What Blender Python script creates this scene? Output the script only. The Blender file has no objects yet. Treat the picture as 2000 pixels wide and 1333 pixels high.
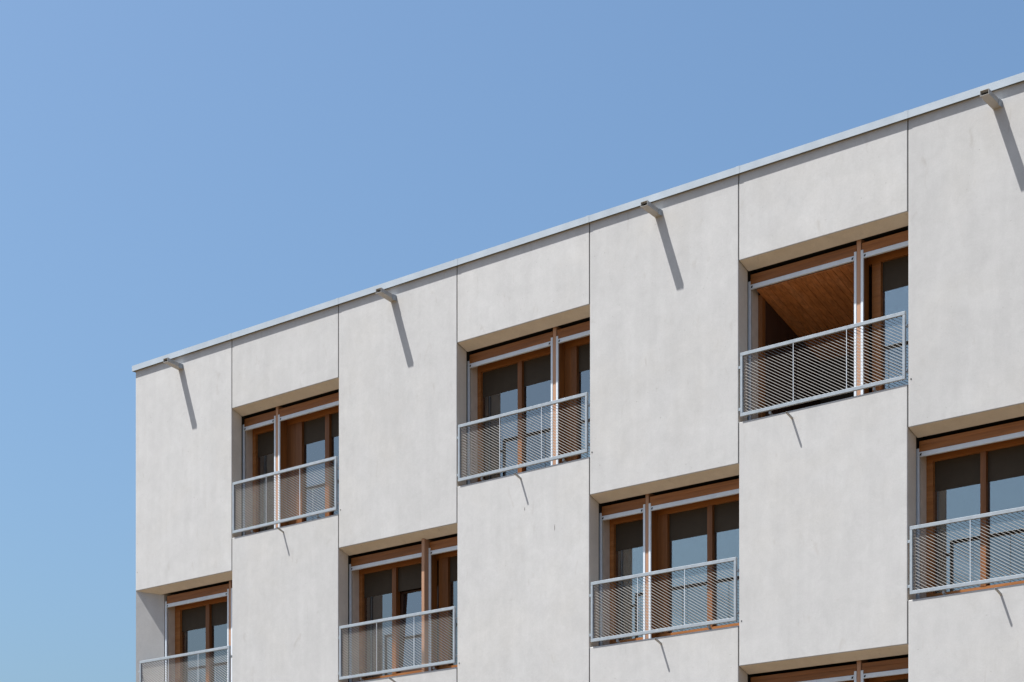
import bpy, bmesh, math, random
from mathutils import Vector, Matrix
random.seed(7)
C = bpy.context.scene
COL = C.collection

# ------------------------------------------------------------------ camera
# world axes: x runs along the facade (0 = left corner), y goes into the building, z is up
CAM_POS = (30.988, -24.504, 1.6)
cam_d = bpy.data.cameras.new('camera')
cam = bpy.data.objects.new('camera', cam_d)
COL.objects.link(cam)
cam.location = CAM_POS
cam.rotation_euler = (math.radians(90), 0, math.asin(0.65589866))
cam_d.sensor_width = 36.0
cam_d.lens = 70.2256
cam_d.shift_y = 0.6418           # a shift lens: the back of the camera is upright
cam_d.clip_start = 0.1
cam_d.clip_end = 6000
C.camera = cam

# ------------------------------------------------------------------ light
SUN_TO = Vector((-0.408, -0.37, 1.265)).normalized()
elev = math.asin(SUN_TO.z)
azim = math.atan2(SUN_TO.x, SUN_TO.y)            # clockwise from +y
w = bpy.data.worlds.new('World')
C.world = w
w.use_nodes = True
nt = w.node_tree
nt.nodes.clear()
sky = nt.nodes.new('ShaderNodeTexSky')
sky.sky_type = 'NISHITA'
sky.sun_disc = False
sky.sun_elevation = elev
sky.sun_rotation = azim
sky.air_density = 1.1
sky.dust_density = 3.6
sky.ozone_density = 10.0
bg = nt.nodes.new('ShaderNodeBackground')
bg.inputs['Strength'].default_value = 0.081
wo = nt.nodes.new('ShaderNodeOutputWorld')
air = nt.nodes.new('ShaderNodeMix')               # white balance of the sky light
air.data_type = 'RGBA'; air.blend_type = 'MULTIPLY'; air.inputs[0].default_value = 1.0
air.inputs[7].default_value = (1.012, 1.045, 0.945, 1)
nt.links.new(sky.outputs[0], air.inputs[6])
nt.links.new(air.outputs[2], bg.inputs[0])
nt.links.new(bg.outputs[0], wo.inputs[0])

sun_d = bpy.data.lights.new('sun', 'SUN')
sun_d.energy = 4.9
sun_d.angle = math.radians(0.5)
sun_d.color = (1.0, 0.965, 0.915)
sun = bpy.data.objects.new('sun', sun_d)
COL.objects.link(sun)
sun.location = (-20, -20, 60)
sun.rotation_euler = (-SUN_TO).to_track_quat('-Z', 'Y').to_euler()

C.view_settings.view_transform = 'Standard'
C.view_settings.look = 'None'
C.view_settings.exposure = 1.11
C.view_settings.gamma = 1.0
C.view_settings.use_curve_mapping = False
C.cycles.max_bounces = 8
C.cycles.transparent_max_bounces = 12
C.cycles.caustics_reflective = False
C.cycles.caustics_refractive = False

# ------------------------------------------------------------------ materials
def new_mat(name):
    m = bpy.data.materials.new(name)
    m.use_nodes = True
    t = m.node_tree
    b = t.nodes['Principled BSDF']
    return m, t, b

def node(t, kind, **kw):
    n = t.nodes.new(kind)
    for k, v in kw.items():
        setattr(n, k, v)
    return n

def coords(t, scale=(1, 1, 1), loc=(0, 0, 0)):
    tc = node(t, 'ShaderNodeTexCoord')
    mp = node(t, 'ShaderNodeMapping')
    mp.inputs['Scale'].default_value = scale
    mp.inputs['Location'].default_value = loc
    t.links.new(tc.outputs['Object'], mp.inputs['Vector'])
    return mp.outputs['Vector']

def noise(t, vec, scale, detail=4, rough=0.55, dist=0.0):
    n = node(t, 'ShaderNodeTexNoise')
    n.inputs['Scale'].default_value = scale
    n.inputs['Detail'].default_value = detail
    n.inputs['Roughness'].default_value = rough
    n.inputs['Distortion'].default_value = dist
    t.links.new(vec, n.inputs['Vector'])
    return n.outputs['Fac']

def maprange(t, v, a, b, c, d):
    n = node(t, 'ShaderNodeMapRange')
    n.inputs[1].default_value = a; n.inputs[2].default_value = b
    n.inputs[3].default_value = c; n.inputs[4].default_value = d
    t.links.new(v, n.inputs[0])
    return n.outputs[0]

def math_node(t, op, a, b):
    n = node(t, 'ShaderNodeMath', operation=op)
    for i, v in enumerate((a, b)):
        if isinstance(v, (int, float)): n.inputs[i].default_value = v
        else: t.links.new(v, n.inputs[i])
    return n.outputs[0]

def mix_col(t, fac, a, b, mode='MIX'):
    n = node(t, 'ShaderNodeMix', data_type='RGBA', blend_type=mode)
    if isinstance(fac, (int, float)): n.inputs[0].default_value = fac
    else: t.links.new(fac, n.inputs[0])
    for i, v in ((6, a), (7, b)):
        if isinstance(v, tuple): n.inputs[i].default_value = (*v, 1)
        else: t.links.new(v, n.inputs[i])
    return n.outputs[2]

def scale_col(t, col, fac):
    """colour * fac"""
    n = node(t, 'ShaderNodeVectorMath', operation='SCALE')
    if isinstance(col, tuple): n.inputs[0].default_value = col
    else: t.links.new(col, n.inputs[0])
    t.links.new(fac, n.inputs['Scale'])
    return n.outputs[0]

def bump(t, b, h, strength, dist=0.01):
    n = node(t, 'ShaderNodeBump')
    n.inputs['Strength'].default_value = strength
    n.inputs['Distance'].default_value = dist
    t.links.new(h, n.inputs['Height'])
    t.links.new(n.outputs[0], b.inputs['Normal'])

def concrete(name, base=(0.452, 0.454, 0.456)):
    m, t, b = new_mat(name)
    v = coords(t)
    oi = node(t, 'ShaderNodeObjectInfo')
    add = node(t, 'ShaderNodeVectorMath', operation='ADD')
    sc = node(t, 'ShaderNodeVectorMath', operation='SCALE')
    comb = node(t, 'ShaderNodeCombineXYZ')
    for i in range(3): t.links.new(oi.outputs['Random'], comb.inputs[i])
    t.links.new(comb.outputs[0], sc.inputs[0]); sc.inputs['Scale'].default_value = 37.0
    t.links.new(v, add.inputs[0]); t.links.new(sc.outputs[0], add.inputs[1])
    v = add.outputs[0]
    mp = node(t, 'ShaderNodeMapping'); mp.inputs['Scale'].default_value = (5.0, 5.0, 0.55)
    t.links.new(v, mp.inputs['Vector'])
    big = maprange(t, noise(t, v, 1.5, 7, 0.68, 0.4), 0.3, 0.72, 0.94, 1.04)
    mid = maprange(t, noise(t, v, 4.2, 7, 0.72, 0.5), 0.3, 0.7, 0.945, 1.04)
    streak = maprange(t, noise(t, mp.outputs[0], 1.0, 5, 0.6), 0.35, 0.7, 0.965, 1.025)
    fine = maprange(t, noise(t, v, 45, 4, 0.8), 0.25, 0.75, 0.93, 1.05)
    pan = maprange(t, oi.outputs['Random'], 0, 1, 0.96, 1.035)
    f = math_node(t, 'MULTIPLY', math_node(t, 'MULTIPLY', big, mid), math_node(t, 'MULTIPLY', streak, math_node(t, 'MULTIPLY', fine, pan)))
    warm = maprange(t, noise(t, v, 0.65, 4, 0.6), 0.48, 0.72, 0.0, 0.42)
    c = mix_col(t, warm, base, (base[0] * 1.0, base[1] * 0.975, base[2] * 0.93))
    # small rubbed stains
    st = maprange(t, noise(t, v, 2.3, 6, 0.7, 1.2), 0.68, 0.82, 0.0, 0.22)
    c = mix_col(t, st, c, (0.33, 0.29, 0.25))
    mp2 = node(t, 'ShaderNodeMapping'); mp2.inputs['Scale'].default_value = (1.0, 1.0, 0.42)
    t.links.new(v, mp2.inputs['Vector'])
    sm = maprange(t, noise(t, mp2.outputs[0], 5.5, 3, 0.5, 0.8), 0.66, 0.80, 0.0, 0.34)
    c = mix_col(t, sm, c, (0.30, 0.275, 0.25))
    por = maprange(t, noise(t, v, 26, 2, 0.4), 0.745, 0.79, 0.0, 0.55)
    c = mix_col(t, por, c, (0.24, 0.23, 0.22))
    t.links.new(scale_col(t, c, f), b.inputs['Base Color'])
    b.inputs['Roughness'].default_value = 0.85
    b.inputs['Specular IOR Level'].default_value = 0.3
    h = math_node(t, 'ADD', noise(t, v, 60, 4, 0.7), math_node(t, 'MULTIPLY', noise(t, v, 3.0, 4, 0.6), 2.2))
    bump(t, b, h, 0.11, 0.006)
    return m

def timber(name, base, along, rough=0.55, vary=0.28):
    m, t, b = new_mat(name)
    s = [26.0, 26.0, 26.0]; s[along] = 1.1
    v = coords(t, tuple(s))
    g = noise(t, v, 1.0, 6, 0.65, 0.5)
    s2 = [5.0, 5.0, 5.0]; s2[along] = 0.35
    g2 = noise(t, coords(t, tuple(s2), (3, 7, 1)), 1.0, 4, 0.6, 0.3)
    f = math_node(t, 'MULTIPLY', maprange(t, g, 0.3, 0.72, 1 - vary, 1 + vary), maprange(t, g2, 0.3, 0.7, 0.85, 1.15))
    oi = node(t, 'ShaderNodeObjectInfo')
    f = math_node(t, 'MULTIPLY', f, maprange(t, oi.outputs['Random'], 0, 1, 0.84, 1.16))
    grey = maprange(t, g2, 0.45, 0.75, 0.0, 0.18)
    lum = 0.3 * base[0] + 0.5 * base[1] + 0.2 * base[2]
    c = mix_col(t, grey, base, (lum * 1.5, lum * 1.15, lum * 0.85))
    t.links.new(scale_col(t, c, f), b.inputs['Base Color'])
    b.inputs['Roughness'].default_value = rough
    b.inputs['Specular IOR Level'].default_value = 0.35
    bump(t, b, g, 0.25, 0.002)
    return m

def metal(name, base, rough=0.42, metallic=0.0, vary=0.06, scale=9.0):
    m, t, b = new_mat(name)
    v = coords(t)
    n1 = noise(t, v, scale, 5, 0.6)
    f = maprange(t, n1, 0.3, 0.7, 1 - vary, 1 + vary)
    t.links.new(scale_col(t, base, f), b.inputs['Base Color'])
    b.inputs['Metallic'].default_value = metallic
    t.links.new(maprange(t, n1, 0.3, 0.7, rough - 0.06, rough + 0.08), b.inputs['Roughness'])
    return m

def plain(name, base, rough=0.8):
    m, t, b = new_mat(name)
    v = coords(t)
    t.links.new(scale_col(t, base, maprange(t, noise(t, v, 6, 4, 0.6), 0.3, 0.7, 0.92, 1.08)), b.inputs['Base Color'])
    b.inputs['Roughness'].default_value = rough
    b.inputs['Specular IOR Level'].default_value = 0.15
    return m

def glass(name, refl=0.215, tint=(0.72, 0.76, 0.74)):
    m = bpy.data.materials.new(name); m.use_nodes = True
    t = m.node_tree; t.nodes.clear()
    out = node(t, 'ShaderNodeOutputMaterial')
    tr = node(t, 'ShaderNodeBsdfTransparent'); tr.inputs[0].default_value = (*tint, 1)
    gl = node(t, 'ShaderNodeBsdfGlossy'); gl.inputs['Roughness'].default_value = 0.008
    gl.inputs['Color'].default_value = (1.0, 0.97, 0.93, 1)
    v = coords(t)
    bp = node(t, 'ShaderNodeBump'); bp.inputs['Strength'].default_value = 0.004; bp.inputs['Distance'].default_value = 0.02
    t.links.new(noise(t, v, 1.6, 2, 0.5), bp.inputs['Height'])
    t.links.new(bp.outputs[0], gl.inputs['Normal'])
    fr = node(t, 'ShaderNodeFresnel'); fr.inputs['IOR'].default_value = 1.5
    fac = math_node(t, 'ADD', fr.outputs[0], refl)
    mx = node(t, 'ShaderNodeMixShader')
    t.links.new(fac, mx.inputs[0]); t.links.new(tr.outputs[0], mx.inputs[1]); t.links.new(gl.outputs[0], mx.inputs[2])
    t.links.new(mx.outputs[0], out.inputs[0])
    return m

M = {
    'concrete': concrete('pale_concrete'),
    'reveal': concrete('bounce_lit_concrete', (0.65, 0.61, 0.55)),  # concrete lightened and warmed, ground bounce put into the colour
    'timber_x': timber('timber_along_facade', (0.27, 0.101, 0.024), 0),
    'timber_y': timber('timber_into_facade', (0.27, 0.090, 0.032), 1),
    'timber_z': timber('timber_upright', (0.185, 0.067, 0.016), 2),  # darker copy of the timber, deep shade of the recess put into the colour
    'post': timber('weathered_post', (0.40, 0.225, 0.14), 2, 0.65, 0.12),
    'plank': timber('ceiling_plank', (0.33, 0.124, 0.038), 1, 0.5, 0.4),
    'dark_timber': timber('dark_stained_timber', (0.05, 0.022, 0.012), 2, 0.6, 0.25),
    'lining': plain('beige_lining', (0.52, 0.45, 0.39), 0.6),
    'alu': metal('white_aluminium', (0.62, 0.68, 0.75), 0.38),
    'steel': metal('galvanised_steel', (0.285, 0.325, 0.365), 0.42, 0.0, 0.10, 14),
    'strand': plain('expanded_metal', (0.185, 0.181, 0.175), 0.7),
    'coping': metal('coping_sheet', (0.37, 0.42, 0.47), 0.34, 0.0, 0.07, 2.5),
    'spout': metal('spout_sheet', (0.36, 0.355, 0.34), 0.4, 0.0, 0.10, 12),
    'dark': plain('dark_fitting', (0.03, 0.03, 0.032), 0.6),
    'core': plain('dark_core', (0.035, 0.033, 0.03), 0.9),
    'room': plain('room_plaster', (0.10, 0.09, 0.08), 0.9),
    'dark_brown': plain('dark_brown_board', (0.050, 0.038, 0.026), 0.7),  # window tops: colour of the reflected soffit; also the loggia back
    'mark': plain('rubbed_mark', (0.20, 0.19, 0.18), 0.9),
    'glass': glass('window_glass'),
    'roof': plain('roof_gravel', (0.30, 0.29, 0.27), 0.95),
    'sill': metal('sill_sheet', (0.30, 0.28, 0.26), 0.5),
}

# ground material: paving and dry earth
gm, gt, gb = new_mat('ground_paving')
gv = coords(gt)
gn = maprange(gt, noise(gt, gv, 0.05, 6, 0.6), 0.35, 0.65, 0.0, 1.0)
gc = mix_col(gt, gn, (0.140, 0.096, 0.055), (0.115, 0.083, 0.049))
gt.links.new(scale_col(gt, gc, maprange(gt, noise(gt, gv, 8, 5, 0.7), 0.3, 0.7, 0.85, 1.15)), gb.inputs['Base Color'])
gb.inputs['Roughness'].default_value = 0.95

# ------------------------------------------------------------------ mesh helpers
class MB:
    def __init__(s): s.v = []; s.f = []
    def hexa(s, p):
        """eight corners: 0-3 one end loop, 4-7 the other"""
        n = len(s.v); s.v += [tuple(q) for q in p]
        for f in ((0, 3, 2, 1), (4, 5, 6, 7), (0, 1, 5, 4), (1, 2, 6, 5), (2, 3, 7, 6), (3, 0, 4, 7)):
            s.f.append(tuple(n + i for i in f))
        return s
    def box(s, x0, x1, y0, y1, z0, z1):
        return s.hexa([(x0, y0, z0), (x1, y0, z0), (x1, y1, z0), (x0, y1, z0), (x0, y0, z1), (x1, y0, z1), (x1, y1, z1), (x0, y1, z1)])
    def prism(s, poly, z0, z1):
        n = len(s.v); k = len(poly)
        s.v += [(x, y, z0) for x, y in poly] + [(x, y, z1) for x, y in poly]
        s.f.append(tuple(n + i for i in reversed(range(k)))); s.f.append(tuple(n + k + i for i in range(k)))
        for i in range(k):
            j = (i + 1) % k
            s.f.append((n + i, n + j, n + k + j, n + k + i))
        return s
    def tube_y(s, x, y, z, r0, r1, y2, seg=16): return s
    def build(s, name, mat, parent, origin=(0, 0, 0), bevel=0.0, seg=1):
        """one mesh object; s.v is in building coordinates, origin is where the object sits"""
        o = Vector(origin)
        me = bpy.data.meshes.new(name)
        me.from_pydata([tuple(Vector(q) - o) for q in s.v], [], s.f)
        bm = bmesh.new(); bm.from_mesh(me)
        bmesh.ops.recalc_face_normals(bm, faces=bm.faces)
        if bevel > 0:
            bmesh.ops.bevel(bm, geom=list(bm.edges), offset=bevel, segments=seg, affect='EDGES', profile=0.5, clamp_overlap=True)
        bm.to_mesh(me); bm.free()
        me.materials.append(M[mat] if isinstance(mat, str) else mat)
        ob = bpy.data.objects.new(name, me)
        COL.objects.link(ob)
        po = Vector(parent['at']) if parent is not None else Vector((0, 0, 0))
        ob.parent = parent
        ob.location = o - po
        ob['at'] = [*o]
        return ob

# ------------------------------------------------------------------ ground
gme = bpy.data.meshes.new('ground')
S = 2500
gme.from_pydata([(-S, -S, 0), (S, -S, 0), (S, S, 0), (-S, S, 0)], [], [(0, 1, 2, 3)])
gme.materials.append(gm)
ground = bpy.data.objects.new('ground', gme)
COL.objects.link(ground)
ground['kind'] = 'structure'
ground['label'] = 'brown paved ground in front of the building'

# ------------------------------------------------------------------ the building
W = 2.8275                       # width of one facade bay
NB = 9
XE = NB * W
ROOF = 13.795                    # top of the panels
T = 0.25                         # thickness of the panels
DROP = 0.098                     # fall of the soffit over the thickness
OPEN = 2.395                     # height of an opening
def lintel(r): return 12.512 - 3.0 * (r - 1)
def sill(r): return lintel(r) - OPEN

bld = bpy.data.objects.new('apartment_building', None)
COL.objects.link(bld)
bld['at'] = [0, 0, 0]
bld['label'] = 'pale concrete apartment block with staggered timber windows and mesh balcony railings'
bld['category'] = 'building'

G = 0.007
def wall_panel(c, z0, z1, lint=False, c1=None):
    x0 = c * W + G; x1 = (c + 1) * W - G
    m = MB()
    zb = z0 - DROP if lint else z0
    zt = z1
    m.hexa([(x0, 0, z0), (x1, 0, z0), (x1, T, zb), (x0, T, zb), (x0, 0, zt), (x1, 0, zt), (x1, T, zt), (x0, T, zt)])
    o = m.build('wall_panel', 'concrete', bld, (x0, 0, z0), 0.010, 2)
    o.data.materials.append(M['reveal'])          # lit copy of the concrete: bounced light painted on soffits and jambs
    for p in o.data.polygons:
        if abs(p.normal.x) > 0.98 or p.normal.z < -0.85: p.material_index = 1
    return o

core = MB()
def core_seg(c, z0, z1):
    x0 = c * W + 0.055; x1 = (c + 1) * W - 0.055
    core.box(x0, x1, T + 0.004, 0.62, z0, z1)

panels = {}
for c in range(NB):
    if c % 2:            # openings at rows 1 and 3
        panels[c] = [wall_panel(c, lintel(1), ROOF, True), wall_panel(c, lintel(3), sill(1), True), wall_panel(c, 0.0, sill(3))]
        core_seg(c, lintel(1) - 0.06, ROOF - 0.05); core_seg(c, lintel(3) - 0.06, sill(1) - 0.03); core_seg(c, 0, sill(3) - 0.03)
    else:                # an opening at row 2
        panels[c] = [wall_panel(c, lintel(2), ROOF, True), wall_panel(c, 0.0, sill(2))]
        core_seg(c, lintel(2) - 0.06, ROOF - 0.05); core_seg(c, 0, sill(2) - 0.03)
    # narrow piers behind the joints
    core.box(c * W - 0.047 if c else 0.012, c * W + 0.0, 0.63, 0.9, 0, ROOF - 0.06) if c else None
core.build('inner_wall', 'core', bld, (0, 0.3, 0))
bkm = MB()
for c in range(1, NB):           # strips closing the joints at the back of the panels
    for (z0, z1) in ([(0, ROOF - 0.05)]):
        bkm.box(c * W - 0.052, c * W - 0.034, T + 0.02, 0.618, z0, z1)
bkm.build('joint_backing', 'core', bld, (0, 0.3, 0))

def openings(c):
    if c < 0 or c >= NB: return []
    return [(sill(q), lintel(q)) for q in ((1, 3) if c % 2 else (2,))]
for c in range(1, NB):           # dark sealant between neighbouring panels
    cuts = sorted(openings(c - 1) + openings(c)); z = 0.0
    for a, e in cuts + [(ROOF - 0.012, None)]:
        js = MB(); js.box(c * W - G - 0.001, c * W + G + 0.001, 0.007, 0.030, z + 0.012, a - 0.012)
        js.build('joint_seal', 'core', bld, (c * W, 0.007, z))
        z = e

# tie holes left by the formwork beside the sills
for c, r in ((2, 1), (4, 1), (6, 1), (3, 2), (5, 2)):
    x = c * W + 0.052; z = (10.175 if r == 1 else 7.173)
    m = MB(); k = 12
    m.prism([(0.011 * math.cos(2 * math.pi * i / k), 0.011 * math.sin(2 * math.pi * i / k)) for i in range(k)], 0, 0.02)
    m.v = [(x + a, -0.0035 + d, z + b) for a, b, d in m.v]
    own = [p for p in panels[c] if p['at'][2] <= z][-1:] or panels[c][:1]
    cand = [p for p in panels[c] if p['at'][2] <= z]
    own = max(cand, key=lambda p: p['at'][2])
    m.build('tie_hole', 'dark', own, (x, 0, z))

# rubbed marks on the panels
for c, x, z, h, wd in ((3, 10.60, 9.06, 0.10, 0.010), (3, 9.97, 9.48, 0.055, 0.012), (0, 0.06, 9.85, 0.03, 0.012)):
    own = max([p for p in panels[c] if p['at'][2] <= z], key=lambda p: p['at'][2])
    m = MB(); n = 9
    up = [(x + wd * (0.5 * math.sin(i * 1.9) * 0.5 - 0.25 + 0.5 * math.sin(math.pi * i / (n - 1))), z + h * i / (n - 1)) for i in range(n)]
    dn = [(a - wd * math.sin(math.pi * i / (n - 1)) - 0.001, b) for i, (a, b) in enumerate(up)]
    poly = up + dn[::-1]
    k = len(m.v); q = len(poly)
    m.v = [(a, -0.002, b) for a, b in poly] + [(a, 0.004, b) for a, b in poly]
    m.f = [tuple(range(q)), tuple(reversed(range(q, 2 * q)))] + [(i, (i + 1) % q, q + (i + 1) % q, q + i) for i in range(q)]
    m.build('stain', 'mark', own, (x, 0, z))

# splayed jamb of the corner window
cj = MB()
cj.prism([(0.012, 0.004), (0.535, 0.272), (0.535, 0.62), (0.012, 0.62)], sill(2) - 0.002, lintel(2) - 0.006)
cj.build('corner_jamb', 'concrete', bld, (0.012, 0, sill(2)))

# side wall, rear wall, roof, floors and rooms
sw = MB(); sw.box(0.009, 0.26, 0.63, 13.0, 0, ROOF - 0.004); sw.box(0.012, 0.05, T + 0.003, 0.628, 0, sill(2) - 0.01); sw.box(0.012, 0.05, T + 0.003, 0.628, lintel(2), ROOF - 0.01)
sw.build('side_wall', 'concrete', bld, (0, 0.6, 0))
sw = MB(); sw.box(XE - 0.26, XE - 0.009, T + 0.003, 13.0, 0, ROOF - 0.004); sw.build('side_wall', 'concrete', bld, (XE, 0.6, 0))
rw = MB(); rw.box(0.262, XE - 0.262, 12.7, 12.99, 0, ROOF - 0.006); rw.build('rear_wall', 'concrete', bld, (0, 12.7, 0))
rf = MB(); rf.box(0.262, XE - 0.262, 0.625, 12.69, 13.25, 13.5); rf.build('roof', 'roof', bld, (0, 1, 13.25))
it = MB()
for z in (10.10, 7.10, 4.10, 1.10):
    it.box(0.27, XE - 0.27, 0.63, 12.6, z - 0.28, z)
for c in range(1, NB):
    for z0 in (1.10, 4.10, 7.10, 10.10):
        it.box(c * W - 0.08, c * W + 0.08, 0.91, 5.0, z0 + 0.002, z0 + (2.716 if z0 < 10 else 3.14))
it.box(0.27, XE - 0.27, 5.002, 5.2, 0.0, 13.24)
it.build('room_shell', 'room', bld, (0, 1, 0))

# coping along the roof edge
cp = MB()
cp.box(-0.052, XE + 0.05, -0.036, 0.45, 13.862, 13.884)
cp.box(-0.056, XE + 0.054, -0.041, -0.0362, 13.783, 13.889)
cp.box(-0.056, -0.052, -0.036, 0.45, 13.783, 13.889)
cp.box(-0.03, XE, 0.004, 0.30, 13.797, 13.861)
cop = cp.build('coping', 'coping', bld, (0, 0, 13.786))
for x in (2.82, 5.66, 8.5, 11.3, 14.15, 16.96, 19.8, 22.6):
    sm = MB()
    sm.box(x - 0.03, x + 0.03, -0.0435, -0.0412, 13.782, 13.8905)
    sm.box(x - 0.03, x + 0.03, -0.0435, 0.45, 13.8904, 13.893)
    sm.build('seam', 'coping', cop, (x, 0, 13.786))

# rain spouts under the coping
def spout(x):
    L, tl = 0.37, 0.15
    wd, ht, th = 0.128, 0.072, 0.005
    z = 13.537
    m = MB()
    def bar(x0, x1, a0, a1):
        y0, y1 = -L, 0.02
        f = lambda y: -y * tl
        m.hexa([(x0, y0, z + a0 + f(y0)), (x1, y0, z + a0 + f(y0)), (x1, y1, z + a0 + f(y1)), (x0, y1, z + a0 + f(y1)),
                (x0, y0, z + a1 + f(y0)), (x1, y0, z + a1 + f(y0)), (x1, y1, z + a1 + f(y1)), (x0, y1, z + a1 + f(y1))])
    bar(x, x + wd, 0, th); bar(x, x + wd, ht - th, ht)
    bar(x, x + th, th, ht - th); bar(x + wd - th, x + wd, th, ht - th)
    sp = m.build('rain_spout', 'spout', bld, (x, 0, z))
    i = MB(); y0, y1 = -L + 0.06, -L + 0.062
    i.hexa([(x + th, y0, z + th + L * tl), (x + wd - th, y0, z + th + L * tl), (x + wd - th, y1, z + th + L * tl), (x + th, y1, z + th + L * tl),
            (x + th, y0, z + ht - th + 0.05), (x + wd - th, y0, z + ht - th + 0.05), (x + wd - th, y1, z + ht - th + 0.05), (x + th, y1, z + ht - th + 0.05)])
    i.build('outlet', 'core', sp, (x, y0, z))
    c_ = MB()                      # folded collar where the spout leaves the wall
    c_.box(x + wd + 0.0005, x + wd + 0.006, -0.10, 0.0, z - 0.004, z + ht + 0.016)
    c_.build('collar', 'steel', sp, (x, 0, z))
for x in (1.300, 6.945, 12.600, 18.262, 23.93):
    spout(x)

# overflow pipes under the sills
def pipe(x, z):
    L, tl, s = 0.145, 0.36, 0.028
    y0, y1 = -L, 0.02
    m = MB(); f = lambda y: -y * tl
    x0, x1 = x - s / 2, x + s / 2
    m.hexa([(x0, y0, z + f(y0)), (x1, y0, z + f(y0)), (x1, y1, z + f(y1)), (x0, y1, z + f(y1)),
            (x0, y0, z + s + f(y0)), (x1, y0, z + s + f(y0)), (x1, y1, z + s + f(y1)), (x0, y1, z + s + f(y1))])
    o = m.build('overflow_pipe', 'spout', bld, (x, 0, z), 0.003)
    e = MB(); e.box(x0 + 0.005, x1 - 0.005, y0 - 0.0015, y0 + 0.001, z + 0.005 + f(y0), z + s - 0.005 + f(y0))
    e.build('outlet', 'core', o, (x, y0, z))
for x, z in ((1.40 + 1 * W, 10.0), (1.40 + 3 * W, 10.0), (0.933 + 5 * W, 9.99), (1.40 + 7 * W, 10.0),
             (1.393 + 2 * W, 7.0), (1.398 + 4 * W, 7.0), (1.41 + 6 * W, 7.0), (1.40, 7.0)):
    pipe(x, z)

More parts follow.
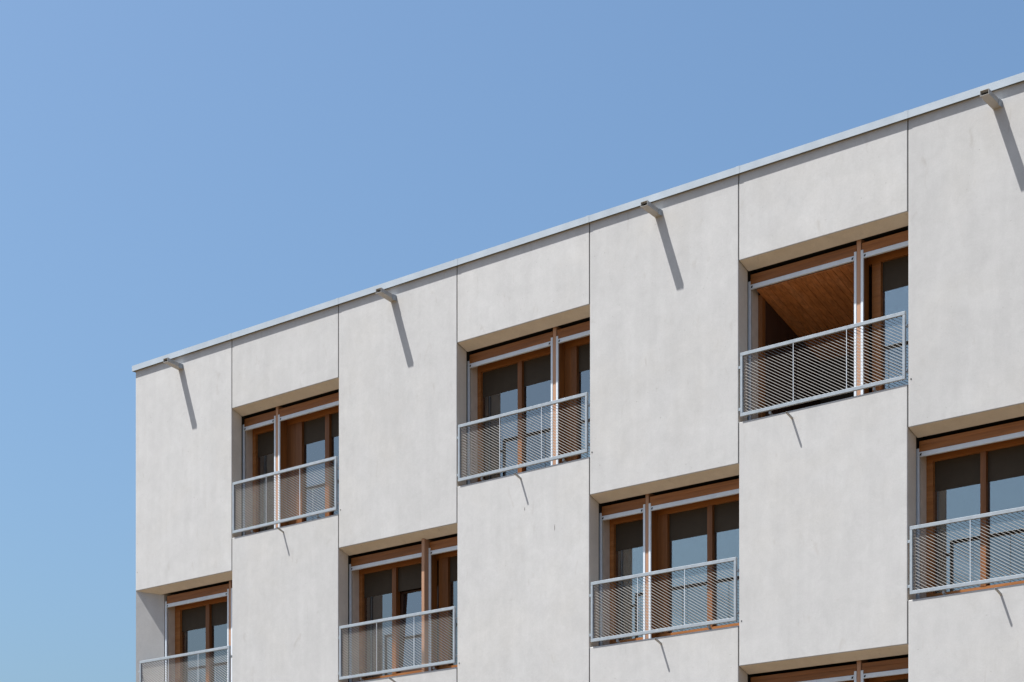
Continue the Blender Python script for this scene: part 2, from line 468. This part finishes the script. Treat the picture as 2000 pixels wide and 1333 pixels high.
# ------------------------------------------------------------------ windows
def window(c, r, left=0.0, fin=(1.832, 1.900), fin_front=0.295, frames=(), posts=(), panes=(), panels_=(), loggia=None, tilt=None, label=None):
    """frames: timber uprights (u0,u1); panes: glass (u0,u1); all measured from the bay line"""
    b = c * W; zl = lintel(r); zs = sill(r)
    R = W + 0.03
    f0, f1 = fin
    lo = left
    org = (b + lo, 0.5, zs)
    # timber frame = the part itself
    m = MB()
    a0 = lo + 0.012 if loggia is None else f1
    m.box(b + a0, b + R, 0.50, 0.60, zl - 0.385, zl - 0.09)
    m.box(b + a0, b + R, 0.50, 0.60, zs - 0.02, zs + 0.15)
    ring = frames[0] if loggia is None else frames[1]
    m.box(b + ring[0], b + ring[1], 0.497, 0.602, zs + 0.1495, zl - 0.3845)
    win = m.build('window', 'timber_x', bld, org)
    if label: win['label'] = label
    for (u0, u1) in frames:
        if (u0, u1) == ring: continue
        MB().box(b + u0, b + u1, 0.497, 0.602, zs + 0.1505, zl - 0.3855).build('upright', 'timber_z', win, (b + u0, 0.497, zs))
    for (u0, u1) in panels_:
        MB().box(b + u0, b + u1, 0.499, 0.53, zs + 0.1505, zl - 0.3855).build('timber_panel', 'timber_z', win, (b + u0, 0.499, zs))
    for k, (u0, u1) in enumerate(panes):
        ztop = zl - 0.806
        MB().box(b + u0 - 0.01, b + u1 + 0.01, 0.552, 0.568, ztop, zl - 0.383).build('reflection_band', 'dark_brown', win, (b + u0, 0.55, ztop))  # reflection of soffit and header put in as a dark board
        if tilt == k:
            g = MB(); zb = zs + 0.1505
            h = ztop - zb; a = math.radians(2.6)
            def pt(u, d, z): return (b + u, 0.556 + d * math.cos(a) + (z - zb) * math.sin(a), zb + (z - zb) * math.cos(a) - d * math.sin(a))
            def bx(mb, u0_, u1_, d0, d1, z0, z1):
                mb.hexa([pt(u0_, d0, z0), pt(u1_, d0, z0), pt(u1_, d1, z0), pt(u0_, d1, z0), pt(u0_, d0, z1), pt(u1_, d0, z1), pt(u1_, d1, z1), pt(u0_, d1, z1)])
            s_ = MB()
            zt_ = ztop - 0.002
            bx(s_, u0 + 0.005, u0 + 0.06, 0, 0.05, zb, zt_); bx(s_, u1 - 0.055, u1 - 0.002, 0, 0.05, zb, zt_)
            bx(s_, u0 + 0.06, u1 - 0.055, 0, 0.05, zb, zb + 0.05); bx(s_, u0 + 0.06, u1 - 0.055, 0, 0.05, zt_ - 0.025, zt_)
            so = s_.build('tilted_sash', 'dark_timber', win, (b + u0, 0.55, zs))
            bx(g, u0 + 0.06, u1 - 0.055, 0.022, 0.026, zb + 0.05, zt_ - 0.025)
            g.build('pane', 'glass', win, (b + u0, 0.55, zs))
        else:
            MB().box(b + u0 - 0.012, b + u1 + 0.012, 0.556, 0.562, zs + 0.13, ztop + 0.001).build('pane', 'glass', win, (b + u0, 0.556, zs))
    # central fin
    ftop = zl - 0.062 if fin_front > T else zl - DROP * fin_front / T - 0.012
    fm = MB()
    fm.box(b + f0, b + f1, fin_front, 0.4965, zs + 0.012, ftop)
    fm.build('fin', 'post', win, (b + f0, fin_front, zs), 0.003)
    sd = MB()                                     # timber cheeks of the fin
    sd.box(b + f1 + 0.0005, b + f1 + 0.012, 0.318, 0.4965, zs + 0.012, zl - 0.25)
    sd.build('fin_cheek', 'timber_z', win, (b + f1, 0.318, zs))
    # guide rails
    rails = [(lo - 0.032, lo + 0.010), (f0 - 0.0405, f0 - 0.0015), (f1 + 0.0015, f1 + 0.042), (R - 0.06, R - 0.02)]
    if fin_front < T: rails.pop(1)
    for (u0, u1) in rails:
        g = MB(); g.box(b + u0, b + u1, 0.289, 0.316, zs + 0.014, zl - 0.232)
        g.build('guide_rail', 'alu', win, (b + u0, 0.289, zs), 0.002)
    # header boards and blind bars
    for i, (u0, u1) in enumerate(((lo + 0.004, f0 - 0.010), (f1 + 0.012, R - 0.03))):
        h = MB()
        h.box(b + u0, b + u1, 0.306, 0.335, zl - 0.197, zl - 0.128)
        h.box(b + u0, b + u1, 0.299, 0.335, zl - 0.283, zl - 0.1972)
        h.build('header_board', 'timber_x', win, (b + u0, 0.3, zl - 0.28), 0.003)
        bb = MB()
        a0 = lo + 0.012 if i == 0 else f1 + 0.0435
        a1 = (f0 - 0.042 if fin_front > T else f0 - 0.002) if i == 0 else R - 0.062
        bb.box(b + a0, b + a1, 0.2875, 0.329, zl - 0.352, zl - 0.2845)
        bar = bb.build('blind_bar', 'alu', win, (b + a0, 0.288, zl - 0.35), 0.004)
        ee = [a0] if i else [a0, a1 - 0.05]
        for e in ee:
            l = MB(); l.box(b + e + 0.012, b + e + 0.038, 0.2855, 0.2874, zl - 0.337, zl - 0.317); l.box(b + e + 0.018, b + e + 0.045, 0.2855, 0.2874, zl - 0.3165, zl - 0.306)
            l.build('latch', 'dark', bar, (b + e, 0.288, zl - 0.33))
    # linings of the reveal and the sill sheet
    lm = MB(); lm.box(b + lo - 0.05, b + lo + 0.0115, 0.336, 0.4965, zs + 0.012, zl - 0.25)
    lm.build('reveal_lining', 'lining', win, (b + lo, 0.32, zs))
    lm = MB(); lm.box(b + R - 0.0195, b + R + 0.02, 0.3165, 0.4965, zs + 0.012, zl - 0.25)
    lm.build('reveal_lining', 'lining', win, (b + R, 0.32, zs))
    hd = MB(); hd.box(b + lo + 0.012, b + R - 0.02, 0.336, 0.4965, zl - 0.25, zl - 0.235)
    hd.build('head_lining', 'timber_x', win, (b + lo, 0.336, zl - 0.25))
    ss = MB()
    l_ = 0.04 if lo == 0 else 0.5
    ss.hexa([(b + l_, 0.03, zs + 0.003), (b + W - 0.04, 0.03, zs + 0.003), (b + W - 0.04, 0.4965, zs + 0.006), (b + l_, 0.4965, zs + 0.006),
             (b + l_, 0.03, zs + 0.006), (b + W - 0.04, 0.03, zs + 0.006), (b + W - 0.04, 0.4965, zs + 0.010), (b + l_, 0.4965, zs + 0.010)])
    ss.build('sill', 'sill', win, (b, 0.03, zs))
    if loggia:
        u0, u1, dep = loggia
        sl = 0.36
        # boarded ceiling, falling to the back
        cm = MB(); n = 16; wd = (u1 - u0) / n
        for i in range(n):
            a0 = u0 + i * wd + 0.003; a1 = u0 + (i + 1) * wd - 0.003
            y0, y1 = 0.34, dep
            dz = random.uniform(-0.002, 0.002)
            z0 = zl - 0.372 + dz; z1 = z0 - sl * (y1 - y0)
            cm.hexa([(b + a0, y0, z0), (b + a1, y0, z0), (b + a1, y1, z1), (b + a0, y1, z1), (b + a0, y0, z0 + 0.02), (b + a1, y0, z0 + 0.02), (b + a1, y1, z1 + 0.02), (b + a0, y1, z1 + 0.02)])
        cm.build('loggia_ceiling', 'plank', win, (b + u0, 0.34, zl - 0.4))
        cu = MB(); z0 = zl - 0.345; z1 = z0 - sl * (dep - 0.34)
        cu.hexa([(b + u0, 0.34, z0), (b + u1, 0.34, z0), (b + u1, dep, z1), (b + u0, dep, z1), (b + u0, 0.34, z0 + 0.05), (b + u1, 0.34, z0 + 0.05), (b + u1, dep, z1 + 0.05), (b + u0, dep, z1 + 0.05)])
        cu.build('ceiling_deck', 'core', win, (b + u0, 0.34, zl - 0.34))
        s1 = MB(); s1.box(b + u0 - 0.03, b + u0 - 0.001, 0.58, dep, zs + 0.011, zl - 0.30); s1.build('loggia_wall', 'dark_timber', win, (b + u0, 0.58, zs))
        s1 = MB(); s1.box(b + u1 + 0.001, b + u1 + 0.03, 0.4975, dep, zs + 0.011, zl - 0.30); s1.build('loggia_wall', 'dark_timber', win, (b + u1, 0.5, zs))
        s1 = MB(); s1.box(b + u0 - 0.03, b + u1 + 0.03, dep + 0.002, dep + 0.05, zs + 0.011, zl - 0.30); s1.build('loggia_back', 'dark_brown', win, (b + u0, dep, zs))
        for u in (u0 + 0.62, u0 + 1.42):
            s1 = MB(); s1.box(b + u, b + u + 0.09, dep - 0.05, dep + 0.001, zs + 0.012, zl - 0.92); s1.build('door_post', 'timber_z', win, (b + u, dep, zs))
        s1 = MB(); s1.box(b + u0, b + u1, 0.499, dep, zs + 0.0, zs + 0.0105); s1.build('loggia_floor', 'room', win, (b + u0, 0.5, zs))
    return win

WIDE_L = dict(fin=(1.832, 1.900))
WIDE_R = dict(fin=(0.876, 0.940))
# row 1
window(1, 1, **WIDE_R, frames=[(0.012, 0.095), (1.20, 1.355), (1.965, 2.075)], panels_=[(0.953, 1.1995)], panes=[(0.095, 0.866), (1.355, 1.965), (2.075, 2.83)])
window(3, 1, **WIDE_L, frames=[(0.012, 0.082), (0.905, 0.995), (2.045, 2.16)], panels_=[(1.913, 2.0445)], panes=[(0.082, 0.905), (0.995, 1.822), (2.16, 2.83)])
window(5, 1, **WIDE_L, frames=[(0.012, 0.085), (1.965, 2.105)], panes=[(2.105, 2.83)], loggia=(0.09, 1.83, 2.1),
       label='window with an open boarded loggia beside a narrow glazed bay')
window(7, 1, **WIDE_R, frames=[(0.012, 0.095), (1.20, 1.355), (1.965, 2.075)], panels_=[(0.953, 1.1995)], panes=[(0.095, 0.866), (1.355, 1.965), (2.075, 2.83)])
# row 2
window(0, 2, left=0.576, fin=(2.404, 2.466), frames=[(0.59, 0.735), (1.50, 1.608)], panes=[(0.735, 1.50), (1.608, 2.394), (2.52, 2.83)],
       label='corner window with a splayed concrete jamb')
window(2, 2, **WIDE_L, fin_front=0.19, frames=[(0.012, 0.088), (0.828, 0.925), (2.03, 2.16)], panels_=[(1.945, 2.0295)], panes=[(0.088, 0.828), (0.925, 1.83), (2.16, 2.83)], tilt=1,
       label='window with a tilted sash and a projecting timber fin')
window(4, 2, **WIDE_R, frames=[(0.012, 0.092), (1.035, 1.15), (1.905, 2.0)], panels_=[(0.953, 1.0345)], panes=[(0.092, 0.866), (1.15, 1.905), (2.0, 2.83)])
window(6, 2, **WIDE_L, frames=[(0.012, 0.115), (0.845, 0.93), (2.045, 2.16)], panels_=[(1.913, 2.0445)], panes=[(0.115, 0.845), (0.93, 1.822), (2.16, 2.83)])
window(8, 2, **WIDE_R, frames=[(0.012, 0.092), (1.035, 1.15), (1.905, 2.0)], panels_=[(0.953, 1.0345)], panes=[(0.092, 0.866), (1.15, 1.905), (2.0, 2.70)])
# row 3, only the head of the middle one shows
for c in (1, 3, 5, 7):
    window(c, 3, **WIDE_L, frames=[(0.012, 0.082), (0.905, 0.995), (2.045, 2.16)], panels_=[(1.913, 2.0445)], panes=[(0.082, 0.905), (0.995, 1.822), (2.16, 2.83)])

# ------------------------------------------------------------------ balcony railings
def railing(c, r, u0=0.045, u1=2.80, clips=(0.55, 2.29), stays=(0.97, 1.862)):
    b = c * W; zl = lintel(r); zs = sill(r)
    z0, z1 = zl - 2.325, zl - 1.383
    y0, y1 = -0.030, 0.010
    bt, bs = 0.050, 0.042
    m = MB()
    m.box(b + u0, b + u1, y0, y1, z1 - bt, z1)
    m.box(b + u0, b + u1, y0, y1, z0, z0 + bt)
    m.box(b + u0, b + u0 + bs, y0 + 0.0005, y1 - 0.0005, z0 + bt, z1 - bt)
    m.box(b + u1 - bs, b + u1, y0 + 0.0005, y1 - 0.0005, z0 + bt, z1 - bt)
    rl = m.build('balcony_railing', 'steel', bld, (b + u0, 0, z0), 0.003)
    # expanded metal infill
    A0, A1, B0, B1 = u0 + bs, u1 - bs, z0 + bt, z1 - bt
    g = MB()
    def strands(slope, pitch, wd, tilt):
        d = Vector((1, 0, slope)).normalized()
        p = Vector((-d.z, 0, d.x)) if d.x > 0 else Vector((d.z, 0, -d.x))
        q = (p * math.cos(tilt) + Vector((0, 1, 0)) * math.sin(tilt)) * wd / 2
        nrm = d.cross(q).normalized() * 0.0009
        k = math.floor((B0 - abs(slope) * (A1 - A0)) / pitch) - 2
        k1 = math.ceil((B1 + abs(slope) * (A1 - A0)) / pitch) + 2
        while k <= k1:
            za = k * pitch            # height at A0
            k += 1
            # clip z = za + slope*(u-A0) to [B0,B1]
            ua, ub = A0, A1
            t0 = A0 + (B0 - za) / slope; t1 = A0 + (B1 - za) / slope
            lo_, hi_ = min(t0, t1), max(t0, t1)
            ua = max(ua, lo_); ub = min(ub, hi_)
            if ub - ua < 0.01: continue
            P = Vector((b + ua, 0.003, za + slope * (ua - A0))); Q = Vector((b + ub, 0.003, za + slope * (ub - A0)))
            g.hexa([P - q - nrm, P + q - nrm, P + q + nrm, P - q + nrm, Q - q - nrm, Q + q - nrm, Q + q + nrm, Q - q + nrm])
    strands(-0.60, 0.0462, 0.0082, math.radians(40))
    gr = g.build('grille', 'strand', rl, (b + A0, -0.01, B0))
    for u in stays:
        s_ = MB(); s_.box(b + u - 0.0035, b + u + 0.0035, -0.0285, -0.0225, B0, B1)
        s_.build('stay', 'alu', rl, (b + u, -0.02, B0))
    wl = b + 0.0 if c else b + 0.03
    for z in (z0 + 0.12, z1 - 0.20):
        if c:
            k = MB(); k.box(b - 0.006, b + u0 - 0.0005, 0.004, 0.034, z - 0.02, z + 0.02); k.box(b + u0 - 0.016, b + u0 - 0.0008, -0.018, 0.0038, z - 0.014, z + 0.014)
            k.build('bracket', 'steel', rl, (b, 0, z), 0.002)
        else:
            k = MB(); k.box(b + u0 - 0.045, b + u0 - 0.0005, -0.012, 0.006, z - 0.014, z + 0.014); k.box(b + u0 - 0.06, b + u0 - 0.0455, -0.012, 0.07, z - 0.014, z + 0.014)
            k.build('bracket', 'steel', rl, (b, 0, z), 0.002)
        k = MB(); k.box(b + u1 + 0.0005, b + W + 0.006, 0.004, 0.034, z - 0.02, z + 0.02); k.box(b + u1 + 0.0008, b + u1 + 0.016, -0.018, 0.0038, z - 0.014, z + 0.014)
        k.build('bracket', 'steel', rl, (b + u1, 0, z), 0.002)
    for u in clips:
        k = MB(); k.box(b + u - 0.016, b + u + 0.016, -0.006, 0.022, z0 - 0.05, z0 - 0.0005); k.box(b + u - 0.016, b + u + 0.016, 0.0222, 0.06, z0 - 0.0625, z0 - 0.04)
        k.build('foot_clip', 'steel', rl, (b + u, 0, z0), 0.002)
    return rl

for c, r in ((1, 1), (3, 1), (5, 1), (7, 1), (2, 2), (4, 2), (6, 2), (8, 2), (1, 3), (3, 3), (5, 3), (7, 3)):
    railing(c, r)
railing(0, 2, 0.16, 2.79, (0.65, 2.3), (1.03, 1.90))

for o in list(bpy.data.objects):
    if 'at' in o: del o['at']
